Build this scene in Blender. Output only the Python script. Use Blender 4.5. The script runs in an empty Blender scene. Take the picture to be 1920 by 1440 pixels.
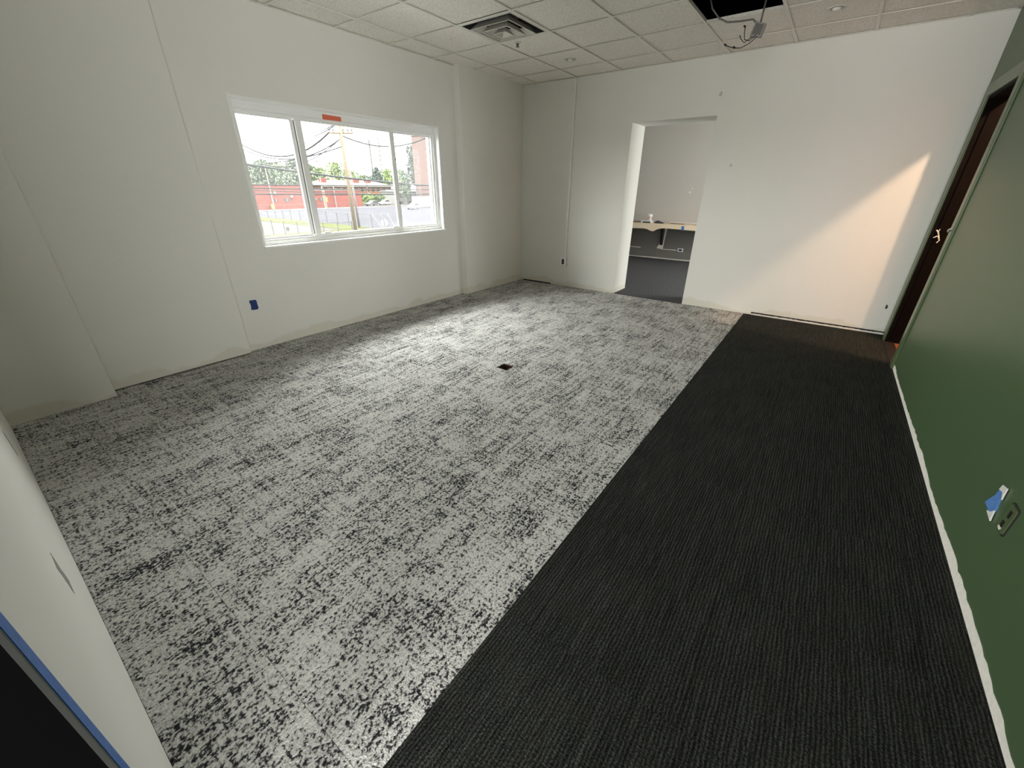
import bpy, math, random
from mathutils import Matrix, Vector
random.seed(7)
S = bpy.context.scene
C = S.collection

# ------------------------------------------------------------------ camera
F_PX, YAW, PITCH, ROLL = 759.48, 0.6302, 0.4510, 0.0063
CAM = Vector((4.0909, -5.7547, 1.4103))
_fw = Vector((-math.sin(YAW), math.cos(YAW), 0)); _rt = Vector((math.cos(YAW), math.sin(YAW), 0)); _up = Vector((0, 0, 1))
_F = _fw*math.cos(PITCH) - _up*math.sin(PITCH)
_U = _fw*math.sin(PITCH) + _up*math.cos(PITCH)
RGT = _rt*math.cos(ROLL) + _U*math.sin(ROLL)
UPV = _U*math.cos(ROLL) - _rt*math.sin(ROLL)
cam = bpy.data.cameras.new('camera')
cam.sensor_width = 36.0; cam.lens = F_PX/1920*36; cam.clip_start = 0.01; cam.clip_end = 2000
camo = bpy.data.objects.new('camera', cam); C.objects.link(camo)
m = Matrix((RGT, UPV, -_F)).transposed().to_4x4(); m.translation = CAM
camo.matrix_world = m
S.camera = camo

# ------------------------------------------------------------------ light
SKY = 19.0          # overcast zenith radiance
S.view_settings.view_transform = 'Standard'; S.view_settings.look = 'None'
S.view_settings.gamma = 1.0; S.view_settings.use_curve_mapping = False
S.view_settings.exposure = 0.93
S.cycles.use_denoising = True
S.cycles.diffuse_bounces = 8; S.cycles.max_bounces = 14; S.cycles.transparent_max_bounces = 16
S.cycles.caustics_reflective = False; S.cycles.caustics_refractive = False

w = bpy.data.worlds.new('overcast_sky'); S.world = w; w.use_nodes = True
nt = w.node_tree; N = nt.nodes; L = nt.links
bg = N['Background']; tc = N.new('ShaderNodeTexCoord'); sx = N.new('ShaderNodeSeparateXYZ')
L.new(tc.outputs['Generated'], sx.inputs[0])
mr = N.new('ShaderNodeMapRange'); mr.inputs[1].default_value = 0; mr.inputs[2].default_value = 1
mr.inputs[3].default_value = 0.36; mr.inputs[4].default_value = 1.0          # overcast: horizon about a third of zenith
L.new(sx.outputs[2], mr.inputs[0])
nz = N.new('ShaderNodeTexNoise'); nz.inputs['Scale'].default_value = 3.0; nz.inputs['Detail'].default_value = 6
mp = N.new('ShaderNodeMapping'); mp.inputs['Scale'].default_value = (1, 1, 5); L.new(tc.outputs['Generated'], mp.inputs[0]); L.new(mp.outputs[0], nz.inputs[0])
cr = N.new('ShaderNodeMapRange'); cr.inputs[1].default_value = .3; cr.inputs[2].default_value = .7; cr.inputs[3].default_value = .78; cr.inputs[4].default_value = 1.12
L.new(nz.outputs[0], cr.inputs[0])
mu = N.new('ShaderNodeMath'); mu.operation = 'MULTIPLY'; L.new(mr.outputs[0], mu.inputs[0]); L.new(cr.outputs[0], mu.inputs[1])
mu2 = N.new('ShaderNodeMath'); mu2.operation = 'MULTIPLY'; L.new(mu.outputs[0], mu2.inputs[0]); mu2.inputs[1].default_value = SKY
L.new(mu2.outputs[0], bg.inputs['Strength']); bg.inputs['Color'].default_value = (1.0, .985, .95, 1)

def portal(name, loc, sy, sz, side=-1):
    l = bpy.data.lights.new(name, 'AREA'); l.shape = 'RECTANGLE'; l.size = sz; l.size_y = sy; l.cycles.is_portal = True
    o = bpy.data.objects.new(name, l); C.objects.link(o); o.location = loc; o.rotation_euler = (0, math.pi/2*side, 0)
portal('window_portal', (-.2, -2.81, 1.48), 2.3, 1.16)
def fill_light(name, loc, rot, sx_, sy_, e):       # added fill lights behind the viewer, as if from an assumed glazed lobby
    l = bpy.data.lights.new(name, 'AREA'); l.shape = 'RECTANGLE'; l.size = sx_; l.size_y = sy_; l.energy = e; l.color = (1.0, .985, .94)
    o = bpy.data.objects.new(name, l); C.objects.link(o); o.location = loc; o.rotation_euler = rot
fill_light('fill_light_side', (7.45, -7.75, 1.25), (0, math.radians(106), 0), 2.4, 3.2, 470)
fill_light('fill_light_rear', (4.2, -9.5, 1.45), (math.radians(90), 0, 0), 2.4, 2.4, 170)
portal('next_room_portal', (5.42, 2.05, 1.65), 2.3, 1.5, 1)

# ------------------------------------------------------------------ pixel -> place
def ray(u, v):
    x, y = (u-960)/F_PX, (v-720)/F_PX
    return _F + RGT*x - UPV*y
def on(ax, val, u, v):
    d = ray(u, v); t = (val-CAM[ax])/d[ax]; return CAM + d*t
GZ = -3.9                                    # street level, one storey down
def gp(u, v): return on(2, GZ, u, v)
def row(P):
    d = Vector(P)-CAM; z = d.dot(_F); return 720 - F_PX*d.dot(UPV)/z
def ztop(x, y, v):                            # height of a plumb line at (x, y) that reaches image row v
    a, b = -10.0, 60.0
    for _ in range(50):
        c = (a+b)/2
        if row((x, y, c)) > v: a = c
        else: b = c
    return a
def far(u, v, dist): return CAM + ray(u, v).normalized()*dist

# ------------------------------------------------------------------ mesh helpers
class MB:
    def __init__(s): s.v = []; s.f = []
    def add(s, vs, fs):
        n = len(s.v); s.v += [tuple(p) for p in vs]; s.f += [tuple(i+n for i in f) for f in fs]; return s
    def box(s, x0, x1, y0, y1, z0, z1):
        vs = [(x, y, z) for z in (z0, z1) for x, y in ((x0, y0), (x1, y0), (x1, y1), (x0, y1))]
        return s.add(vs, [(3, 2, 1, 0), (4, 5, 6, 7), (0, 1, 5, 4), (1, 2, 6, 5), (2, 3, 7, 6), (3, 0, 4, 7)])
    def prism(s, pts, d):                      # polygon pts (3d) extruded by vector d
        n = len(pts); d = Vector(d); a = [Vector(p) for p in pts]
        return s.add(a+[p+d for p in a], [tuple(range(n))[::-1], tuple(range(n, 2*n))] + [(i, (i+1) % n, n+(i+1) % n, n+i) for i in range(n)])
    def tube(s, pts, r, n=8, r1=None, caps=True):
        pts = [Vector(p) for p in pts]; k = len(pts); base = len(s.v)
        for i, p in enumerate(pts):
            t = (pts[min(i+1, k-1)]-pts[max(i-1, 0)]).normalized()
            a = t.cross(Vector((0, 0, 1)) if abs(t.z) < .9 else Vector((1, 0, 0))).normalized(); b = t.cross(a)
            rr = r if r1 is None else r+(r1-r)*i/(k-1)
            for j in range(n):
                q = 2*math.pi*j/n; s.v.append(tuple(p+a*math.cos(q)*rr+b*math.sin(q)*rr))
        for i in range(k-1):
            for j in range(n):
                s.f.append((base+i*n+j, base+i*n+(j+1) % n, base+(i+1)*n+(j+1) % n, base+(i+1)*n+j))
        if caps:
            s.f.append(tuple(base+j for j in range(n))[::-1]); s.f.append(tuple(base+(k-1)*n+j for j in range(n)))
        return s
    def lathe(s, prof, n=24, c=(0, 0, 0)):     # prof: (r, z)
        base = len(s.v)
        for r, z in prof:
            for j in range(n):
                q = 2*math.pi*j/n; s.v.append((c[0]+r*math.cos(q), c[1]+r*math.sin(q), c[2]+z))
        for i in range(len(prof)-1):
            for j in range(n):
                s.f.append((base+i*n+j, base+i*n+(j+1) % n, base+(i+1)*n+(j+1) % n, base+(i+1)*n+j))
        return s
    def mesh(s, name):
        me = bpy.data.meshes.new(name); me.from_pydata(s.v, [], s.f); me.validate(); me.update(); return me
    def build(s, name, mat, parent=None, smooth=False, bevel=0):
        me = s.mesh(name); me.materials.append(mat)
        if smooth:
            for p in me.polygons: p.use_smooth = True
        o = bpy.data.objects.new(name, me); C.objects.link(o); o.parent = parent
        if bevel:
            b = o.modifiers.new('bevel', 'BEVEL'); b.width = bevel; b.segments = 2; b.limit_method = 'ANGLE'
        return o
def tag(o, label=None, cat=None, group=None, kind=None):
    if label: o['label'] = label
    if cat: o['category'] = cat
    if group: o['group'] = group
    if kind: o['kind'] = kind
    return o
def thing(name, label, cat, loc=(0, 0, 0), group=None):
    o = bpy.data.objects.new(name, None); C.objects.link(o); o.location = loc; o.empty_display_size = .1
    return tag(o, label, cat, group)
def bx(name, mat, parent, *b, bevel=0): return MB().box(*b).build(name, mat, parent, bevel=bevel)
def struct(o, label): return tag(o, label, kind='structure')

# ------------------------------------------------------------------ materials
def mat(name, col, rough=.6, metal=0, spec=.5, noise=0, scale=20, bump=0, bscale=None, emit=0):
    m = bpy.data.materials.new(name); m.use_nodes = True; nt = m.node_tree; b = nt.nodes['Principled BSDF']
    b.inputs['Base Color'].default_value = (*col, 1); b.inputs['Roughness'].default_value = rough
    b.inputs['Metallic'].default_value = metal; b.inputs['Specular IOR Level'].default_value = spec
    if emit: b.inputs['Emission Color'].default_value = (*col, 1); b.inputs['Emission Strength'].default_value = emit
    if noise or bump:
        g = nt.nodes.new('ShaderNodeNewGeometry')
        n = nt.nodes.new('ShaderNodeTexNoise'); n.inputs['Scale'].default_value = scale; n.inputs['Detail'].default_value = 5
        nt.links.new(g.outputs['Position'], n.inputs['Vector'])
        if noise:
            r = nt.nodes.new('ShaderNodeMapRange'); r.inputs[1].default_value = .3; r.inputs[2].default_value = .7
            r.inputs[3].default_value = 1-noise; r.inputs[4].default_value = 1+noise; nt.links.new(n.outputs[0], r.inputs[0])
            x = nt.nodes.new('ShaderNodeVectorMath'); x.operation = 'SCALE'; x.inputs[0].default_value = col
            nt.links.new(r.outputs[0], x.inputs['Scale']); nt.links.new(x.outputs[0], b.inputs['Base Color'])
        if bump:
            n2 = nt.nodes.new('ShaderNodeTexNoise'); n2.inputs['Scale'].default_value = bscale or scale; n2.inputs['Detail'].default_value = 3
            nt.links.new(g.outputs['Position'], n2.inputs['Vector'])
            bp = nt.nodes.new('ShaderNodeBump'); bp.inputs['Strength'].default_value = bump; bp.inputs['Distance'].default_value = .002
            nt.links.new(n2.outputs[0], bp.inputs['Height']); nt.links.new(bp.outputs[0], b.inputs['Normal'])
    return m
class G:                                       # tiny node graph helper
    def __init__(s, name):
        s.m = bpy.data.materials.new(name); s.m.use_nodes = True; s.t = s.m.node_tree; s.b = s.t.nodes['Principled BSDF']
    def n(s, t, **k):
        x = s.t.nodes.new(t)
        for a, v in k.items(): setattr(x, a, v)
        return x
    def l(s, a, b): s.t.links.new(a, b)
    def math(s, op, a, b=None, c=None):
        x = s.n('ShaderNodeMath', operation=op)
        for i, v in enumerate((a, b, c)):
            if v is None: continue
            if isinstance(v, (int, float)): x.inputs[i].default_value = v
            else: s.l(v, x.inputs[i])
        return x.outputs[0]
    def rng(s, v, a, b, c, d):
        x = s.n('ShaderNodeMapRange'); s.l(v, x.inputs[0])
        for i, k in enumerate((a, b, c, d)): x.inputs[i+1].default_value = k
        return x.outputs[0]
    def noise(s, vec, sc, scale=1, det=3, rough=.5):
        mp = s.n('ShaderNodeMapping'); mp.inputs['Scale'].default_value = sc; s.l(vec, mp.inputs[0])
        x = s.n('ShaderNodeTexNoise'); x.inputs['Scale'].default_value = scale; x.inputs['Detail'].default_value = det; x.inputs['Roughness'].default_value = rough
        s.l(mp.outputs[0], x.inputs['Vector']); return x.outputs[0]
    def ramp(s, v, stops):
        x = s.n('ShaderNodeValToRGB'); e = x.color_ramp.elements
        while len(e) < len(stops): e.new(.5)
        for q, (p, c) in zip(e, stops): q.position = p; q.color = (*c, 1)
        s.l(v, x.inputs[0]); return x.outputs[0]
    def mix(s, f, a, b):
        x = s.n('ShaderNodeMix', data_type='RGBA')
        for i, v in ((0, f), (6, a), (7, b)):
            if isinstance(v, (int, float)): x.inputs[i].default_value = v
            elif isinstance(v, tuple): x.inputs[i].default_value = (*v, 1)
            else: s.l(v, x.inputs[i])
        return x.outputs[2]
    def bump(s, h, st, dist):
        x = s.n('ShaderNodeBump'); x.inputs['Strength'].default_value = st; x.inputs['Distance'].default_value = dist
        s.l(h, x.inputs['Height']); s.l(x.outputs[0], s.b.inputs['Normal'])
    def pos(s, jitter=True):
        g = s.n('ShaderNodeNewGeometry'); p = g.outputs['Position']
        if jitter:                              # every carpet tile is cut from another place of the pattern
            oi = s.n('ShaderNodeObjectInfo'); v = s.n('ShaderNodeVectorMath', operation='ADD'); sc = s.n('ShaderNodeVectorMath', operation='SCALE')
            sc.inputs[0].default_value = (37, 61, 0); s.l(oi.outputs['Random'], sc.inputs['Scale'])
            s.l(p, v.inputs[0]); s.l(sc.outputs[0], v.inputs[1]); p = v.outputs[0]
        return p

def carpet_light():
    g = G('grey_carpet'); p = g.pos()
    fine = g.noise(p, (105, 80, 60), 1, 2, .65)
    mid = g.noise(p, (42, 26, 1), 1, 2, .6)
    streak = g.noise(p, (48, 3.2, 1), 1, 2, .6)
    cross = g.noise(p, (3.2, 42, 1), 1, 2, .6)
    blot = g.noise(p, (6.5, 3.4, 1), 1, 4, .65)
    oi = g.n('ShaderNodeObjectInfo')
    v = g.math('MULTIPLY_ADD', g.math('SUBTRACT', streak, .5), .42, fine)
    v = g.math('MULTIPLY_ADD', g.math('SUBTRACT', mid, .5), .40, v)
    v = g.math('MULTIPLY_ADD', g.math('SUBTRACT', cross, .5), .26, v)
    v = g.math('MULTIPLY_ADD', g.math('SUBTRACT', blot, .5), .40, v)
    v = g.math('MULTIPLY_ADD', g.math('SUBTRACT', oi.outputs['Random'], .5), .015, v)
    col = g.ramp(v, [(.28, (.020, .020, .023)), (.40, (.060, .060, .065)), (.445, (.34, .34, .33)), (.52, (.54, .54, .525)), (.70, (.67, .67, .65))])
    g.l(col, g.b.inputs['Base Color']); g.b.inputs['Roughness'].default_value = 1; g.b.inputs['Specular IOR Level'].default_value = .1
    g.bump(g.math('ADD', g.noise(p, (170, 170, 60), 1, 2), v), .9, .006)
    return g.m
def carpet_dark():
    g = G('dark_ribbed_carpet'); p = g.pos()
    sp = g.n('ShaderNodeSeparateXYZ'); g.l(p, sp.inputs[0])
    wob = g.noise(p, (60, 14, 1), 1, 2)
    rib = g.math('SINE', g.math('MULTIPLY_ADD', wob, 7.0, g.math('MULTIPLY', sp.outputs[0], 520)))
    line = g.noise(p, (70, 4, 1), 1, 2)
    loop = g.noise(p, (150, 170, 1), 1, 2, .6)
    blot = g.noise(p, (5, 3, 1), 1, 3)
    hue = g.noise(p, (9, 6, 1), 1, 2)
    v = g.math('MULTIPLY_ADD', rib, .10, g.math('MULTIPLY', loop, .75))
    v = g.math('MULTIPLY_ADD', g.math('SUBTRACT', line, .5), .24, g.math('ADD', v, .12))
    v = g.math('MULTIPLY_ADD', g.math('SUBTRACT', blot, .5), .10, v)
    col = g.ramp(v, [(.30, (.004, .0045, .004)), (.5, (.020, .0215, .019)), (.78, (.085, .088, .079))])
    g.l(g.mix(g.rng(hue, .5, .75, 0, .22), col, (.026, .027, .014)), g.b.inputs['Base Color'])
    g.b.inputs['Roughness'].default_value = 1; g.b.inputs['Specular IOR Level'].default_value = .1
    g.bump(v, 1.0, .008)
    return g.m
def wall_mat(name, col, stain=True, rough=.75):
    g = G(name); p = g.pos(False)
    c = g.mix(g.rng(g.noise(p, (1, 1, 1), 1.3, 4), .35, .65, 0, .5), col, tuple(k*.96 for k in col))
    if stain:                                    # old glue band where the skirting used to be
        sp = g.n('ShaderNodeSeparateXYZ'); g.l(p, sp.inputs[0])
        h = g.math('SUBTRACT', sp.outputs[2], g.rng(g.noise(p, (3, 3, 3), 1, 4), .3, .7, .01, .12))
        f = g.rng(h, -.012, .012, .5, 0)
        c = g.mix(f, c, (col[0]*.80, col[1]*.77, col[2]*.66))
    g.l(c, g.b.inputs['Base Color']); g.b.inputs['Roughness'].default_value = rough; g.b.inputs['Specular IOR Level'].default_value = .25
    g.bump(g.noise(p, (1, 1, 1), 240, 2), .12, .001)
    return g.m
def tile_mat():
    g = G('ceiling_tile_board'); p = g.pos(True)
    fis = g.noise(p, (1, 1, 1), 75, 4, .6)
    g.l(g.ramp(fis, [(.30, (.58, .56, .51)), (.46, (.86, .84, .78)), (.7, (.92, .90, .84))]), g.b.inputs['Base Color'])
    g.b.inputs['Roughness'].default_value = .95; g.b.inputs['Specular IOR Level'].default_value = .1
    g.bump(fis, .9, .005)
    return g.m
def glass_mat(name, dirt):
    m = bpy.data.materials.new(name); m.use_nodes = True; t = m.node_tree; t.nodes.clear()
    o = t.nodes.new('ShaderNodeOutputMaterial'); tr = t.nodes.new('ShaderNodeBsdfTransparent'); tr.inputs[0].default_value = (.97, .985, .975, 1)
    gl = t.nodes.new('ShaderNodeBsdfGlossy'); gl.inputs['Roughness'].default_value = .02
    fr = t.nodes.new('ShaderNodeFresnel'); fr.inputs[0].default_value = 1.12
    m1 = t.nodes.new('ShaderNodeMixShader'); t.links.new(fr.outputs[0], m1.inputs[0]); t.links.new(tr.outputs[0], m1.inputs[1]); t.links.new(gl.outputs[0], m1.inputs[2])
    tl = t.nodes.new('ShaderNodeBsdfTranslucent'); tl.inputs[0].default_value = (.95, .97, 1, 1)
    nz = t.nodes.new('ShaderNodeTexNoise'); nz.inputs['Scale'].default_value = 90; nz.inputs['Detail'].default_value = 6
    gg = t.nodes.new('ShaderNodeNewGeometry'); t.links.new(gg.outputs['Position'], nz.inputs['Vector'])
    r = t.nodes.new('ShaderNodeMapRange'); r.inputs[1].default_value = .35; r.inputs[2].default_value = .7; r.inputs[3].default_value = dirt*.7; r.inputs[4].default_value = dirt*1.4
    t.links.new(nz.outputs[0], r.inputs[0])
    m2 = t.nodes.new('ShaderNodeMixShader'); t.links.new(r.outputs[0], m2.inputs[0]); t.links.new(m1.outputs[0], m2.inputs[1]); t.links.new(tl.outputs[0], m2.inputs[2])
    t.links.new(m2.outputs[0], o.inputs[0]); return m
def brick_mat(name, c1, c2, sc=1.0):
    g = G(name); p = g.pos(False)
    sp = g.n('ShaderNodeSeparateXYZ'); g.l(p, sp.inputs[0]); cb = g.n('ShaderNodeCombineXYZ')
    g.l(g.math('ADD', sp.outputs[1], sp.outputs[0]), cb.inputs[0]); g.l(sp.outputs[2], cb.inputs[1])
    b = g.n('ShaderNodeTexBrick'); b.inputs['Scale'].default_value = 2*sc; g.l(cb.outputs[0], b.inputs['Vector'])
    b.inputs['Color1'].default_value = (*c1, 1); b.inputs['Color2'].default_value = (*c2, 1); b.inputs['Mortar'].default_value = (*[k*1.15 for k in c1], 1); b.inputs['Mortar Size'].default_value = .012
    g.l(b.outputs[0], g.b.inputs['Base Color']); g.b.inputs['Roughness'].default_value = .95; g.b.inputs['Specular IOR Level'].default_value = .1; return g.m

WHITE = wall_mat('white_wall_paint', (.78, .775, .74))
WHITE2 = wall_mat('white_paint_clean', (.80, .795, .765), stain=False)
GREEN = wall_mat('green_wall_paint', (.080, .130, .064), stain=False, rough=.38)
GREENT = mat('green_trim_paint', (.095, .135, .06), .3)
GREY = wall_mat('grey_wall_paint', (.50, .49, .475), stain=False)
GREYD = wall_mat('grey_lower_wall', (.17, .168, .158), stain=False)
CARL, CARD = carpet_light(), carpet_dark()
TILE = tile_mat()
VINYL = mat('white_vinyl_frame', (.88, .89, .88), .35)
VINYLD = mat('window_gasket', (.05, .05, .05), .6)
TBAR = mat('ceiling_grid_white', (.80, .785, .73), .45)
BLACK = mat('plenum_black', (.006, .006, .008), .9, spec=.05)
DBROWN = mat('dark_brown_wood', (.004, .0024, .0018), .8, spec=.08, noise=.25, scale=9)
BLUET = mat('blue_painter_tape', (.05, .16, .50), .6, noise=.15, scale=60)
BLUED = mat('dark_blue_tape', (.012, .035, .17), .7, noise=.2, scale=60)
ORANGET = mat('orange_tape', (.72, .16, .09), .6)
PLASTIC = mat('white_plastic', (.82, .82, .80), .4)
DARKP = mat('black_plastic', (.012, .013, .012), .4)
STEEL = mat('galvanised_steel', (.30, .30, .29), .4, metal=.8)
CABLE = mat('grey_metal_cable', (.16, .15, .14), .45, metal=.4)
PLASTER = mat('bare_plaster', (.74, .72, .66), .9, noise=.08, scale=40)
GAPM = mat('dark_gap', (.02, .018, .016), .9)

# ------------------------------------------------------------------ room constants
H, W, T = 2.712, 4.864, .6096
YN = -5.862                       # wall beside the opening the picture is taken from
XL = -.03                         # window wall face
BXL = 3.5014                      # carpet seam
HX0, HX1, HY0, HY1 = 2.066, 2.178, -3.213, -3.099   # floor box cut-out
WY0, WY1, WZ0, WZ1 = -3.966, -1.650, .900, 2.066    # window opening

def minus(r, h):                   # rectangle minus rectangle
    x0, x1, y0, y1 = r; a, b, c, d = h
    a, b, c, d = max(a, x0), min(b, x1), max(c, y0), min(d, y1)
    if a >= b or c >= d: return [r]
    out = [(x0, a, y0, y1), (b, x1, y0, y1), (a, b, y0, c), (a, b, d, y1)]
    return [q for q in out if q[1]-q[0] > 1e-4 and q[3]-q[2] > 1e-4]

# ------------------------------------------------------------------ floor and carpet tiles
slab = MB()
for r in minus((-.3, 5.0, YN-.12, 0.02), (HX0-.002, HX1+.002, HY0-.002, HY1+.002)): slab.box(r[0], r[1], r[2], r[3], -.16, -.008)
floor = struct(slab.build('floor', mat('concrete_slab', (.05, .045, .04), .9)), 'floor of the room laid with grey patterned and dark ribbed carpet tiles')
def lay(x0, x1, xs, y0, y1, ys, m, name, label):
    def cuts(a, b, s):
        k = math.ceil((a-s)/T-1e-6); c = [a]
        while s+k*T < b-1e-4:
            if s+k*T > a+1e-4: c.append(s+k*T)
            k += 1
        return c+[b]
    X, Y = cuts(x0, x1, xs), cuts(y0, y1, ys)
    for i in range(len(X)-1):
        for j in range(len(Y)-1):
            b = MB(); g = .0006
            for r in minus((X[i]+g, X[i+1]-g, Y[j]+g, Y[j+1]-g), (HX0, HX1, HY0, HY1)): b.box(*r, -.0078, 0)
            tag(b.build(name, m, floor), label)
lay(-.03, BXL, BXL, YN, 0, -4.354, CARL, 'carpet_tile', 'light grey carpet tile flecked with charcoal streaks')
lay(BXL, W, BXL, YN, 0, -4.354, CARD, 'ribbed_carpet_tile', 'dark charcoal ribbed carpet tile')
fb = thing('floor_box', 'small open square electrical floor box sunk into the grey carpet', 'floor box', (2.122, -3.156, -.1))
rust = mat('rusty_box_metal', (.10, .055, .05), .7, noise=.3, scale=50)
b = MB(); x0, x1, y0, y1 = HX0-2.122, HX1-2.122, HY0+3.156, HY1+3.156
for q in ((x0, x0+.004, y0, y1), (x1-.004, x1, y0, y1), (x0, x1, y0, y0+.004), (x0, x1, y1-.004, y1)): b.box(*q, 0, .092)
b.build('box_wall', rust, fb); bx('box_bottom', rust, fb, x0, x1, y0, y1, -.004, .012)
bx('conduit_plate', rust, fb, -.03, .03, -.03, .03, .012, .03)

# ------------------------------------------------------------------ walls
# window wall, with chase, panel and pier
wl = MB()
TH = -.26
wl.box(TH, XL, -4.34, WY0, 0, 2.95).box(TH, XL, WY1, -1.345, 0, 2.95).box(TH, XL, WY0, WY1, 0, WZ0).box(TH, XL, WY0, WY1, WZ1, 2.95)
wall_left = struct(wl.build('wall_left', WHITE), 'off-white wall holding the wide sliding window')
bx('chase', WHITE, wall_left, TH, .065, -1.345, 0, 0, 2.95, bevel=.004)
bx('wall_panel', WHITE, wall_left, TH, .045, -5.33, -4.34, 0.012, 2.95, bevel=.003)
bx('pier', WHITE, wall_left, TH, .155, YN, -5.33, 0, 2.95, bevel=.003)
# back wall
DX0, DX1, DZ, DT = 1.745, 2.742, 2.160, .455
wb = MB()
wb.box(-.26, .10, 0, DT, 0, 2.95).box(.10, .66, 0, DT, .020, 2.95).box(.66, DX0, 0, DT, .002, 2.95).box(DX0, DX1, 0, DT, DZ, 2.95)
wb.box(DX1, 3.58, 0, DT, .002, 2.95).box(3.58, W+.116, 0, DT, .034, 2.95)
wall_back = struct(wb.build('wall_back', WHITE), 'long off-white wall with the plain doorway into the grey room')
bx('gap_backing', GAPM, wall_back, .10, .66, .05, .06, 0, .03)
bx('gap_backing', GAPM, wall_back, 3.58, W, .03, .04, 0, .05)
b = MB(); xs = [3.58+i*(W-3.58)/60 for i in range(61)]; zt = [.016+random.uniform(-.003, .004) for _ in xs]
for i in range(60):
    b.prism([(xs[i], 0, 0), (xs[i+1], 0, 0), (xs[i+1], 0, zt[i+1]), (xs[i], 0, zt[i])], (0, .02, 0))
b.build('plaster_lip', PLASTER, wall_back)
def ragged(parent, name, m, ax, a0, a1, plane, zmin, zmax, n, out, step=.02):
    b = MB(); z = (zmin+zmax)/2; ps = []
    for i in range(n+1):
        z = min(zmax, max(zmin, z+random.uniform(-step, step)*.3)); ps.append((a0+(a1-a0)*i/n, z+random.uniform(-.004, .004)))
    for (p, z0), (q, z1) in zip(ps, ps[1:]):
        if ax == 'y': pts = [(plane, p, .001), (plane, q, .001), (plane, q, z1), (plane, p, z0)]; d = (out, 0, 0)
        else: pts = [(p, plane, .001), (q, plane, .001), (q, plane, z1), (p, plane, z0)]; d = (0, out, 0)
        b.prism(pts, d)
    return b.build(name, m, parent)
# smudges and nail holes of the back wall
def blob(parent, name, m, c, rx, rz, ax='y', out=-.002, n=11, tail=0):
    pts = []
    for i in range(n):
        a = 2*math.pi*i/n; k = random.uniform(.6, 1.15); u, z = rx*k*math.cos(a), rz*k*math.sin(a)
        pts.append((c[0]+u, c[1], c[2]+z) if ax == 'y' else (c[0], c[1]+u, c[2]+z))
    return MB().prism(pts, (0, out, 0) if ax == 'y' else (out, 0, 0)).build(name, m, parent)
SMUDGE = mat('grey_smudge', (.52, .50, .45), .9, noise=.2, scale=90)
blob(wall_back, 'paint_chip', SMUDGE, (2.735, 0, 2.36), .017, .03, out=-.0006)
blob(wall_back, 'paint_chip', SMUDGE, (2.99, 0, 1.655), .014, .018, out=-.0006)
blob(wall_back, 'paint_chip', mat('dark_chip', (.05, .05, .05), .9), (4.80, 0, .30), .012, .025, out=-.0006)

# green wall with its door opening
JY0, JY1, JZ = -1.05, -.25, 2.10
wr = MB(); T2 = W+.116
wr.box(W, T2, YN-.12, JY0, 0, 2.95).box(W, T2, JY1, 0, 0, 2.95).box(W, T2, JY0, JY1, JZ, 2.95)
wall_right = struct(wr.build('wall_right', GREEN), 'dark olive green painted wall with a doorway at its far end')
ragged(wall_right, 'bare_strip', mat('bare_white_primer', (.86, .84, .78), .9, noise=.06, scale=60), 'y', -5.85, -1.16, W, .030, .058, 150, -.0012)
door = struct(bpy.data.objects.new('door_1', None), 'doorway in the green wall with green casing and dark brown jambs'); C.objects.link(door)
bx('casing', GREENT, door, W-.016, W, JY0-.10, JY0-.006, 0, JZ+.10, bevel=.003)
bx('casing', GREENT, door, W-.016, W, JY1+.006, JY1+.10, 0, JZ+.10, bevel=.003)
bx('casing', GREENT, door, W-.016, W, JY0-.006, JY1+.006, JZ+.006, JZ+.10, bevel=.003)
bx('jamb', DBROWN, door, W-.004, T2+.004, JY1-.022, JY1, 0, JZ)
bx('jamb', DBROWN, door, W-.004, T2+.004, JY0, JY0+.022, 0, JZ)
bx('jamb', DBROWN, door, W-.004, T2+.004, JY0+.022, JY1-.022, JZ-.022, JZ)
bx('door_stop', DBROWN, door, W+.035, W+.048, JY1-.034, JY1-.022, 0, JZ-.022)
bx('threshold', mat('dark_threshold', (.02, .015, .012), .5), door, W-.01, T2-.045, JY0, JY1, -.004, .006)
lf = bx('door_leaf', DBROWN, door, T2+.012, T2+.78, JY1+.004, JY1+.046, .012, JZ-.03, bevel=.002)
MB().tube([(T2+.71, JY1-.06, 1.0), (T2+.71, JY1+.004, 1.0)], .012, 10).build('handle', STEEL, lf)
# knotted white ties at the strike
TIE = mat('white_plastic_tie', (.74, .72, .68), .5)
t = thing('plastic_tie', 'crumpled white plastic tie hanging on the dark brown door jamb', 'tie', (W+.05, JY1-.022, 1.04))
MB().tube([(-.025, -.004, .045), (-.012, -.016, .03), (.0, -.006, .004), (.008, -.016, -.02), (.02, -.008, -.042), (.008, -.014, -.062)], .006, 6).build('strand', TIE, t)
MB().tube([(.0, -.006, .0), (-.018, -.016, -.014), (-.028, -.012, -.02)], .0045, 6).build('strand', TIE, t)
MB().tube([(-.012, -.014, .03), (-.008, -.02, .055)], .004, 6).build('strand', TIE, t)
t = thing('plastic_tie', 'short white plastic tie poking over the edge of the green casing', 'tie', (W-.016, JY0-.02, 1.13))
MB().tube([(.02, .045, -.012), (-.004, .03, -.008), (-.012, -.01, .006), (-.008, -.06, .02)], .0055, 6).build('strand', TIE, t)
MB().tube([(-.004, .03, -.008), (.006, .05, .004)], .004, 6).build('strand', TIE, t)

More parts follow.
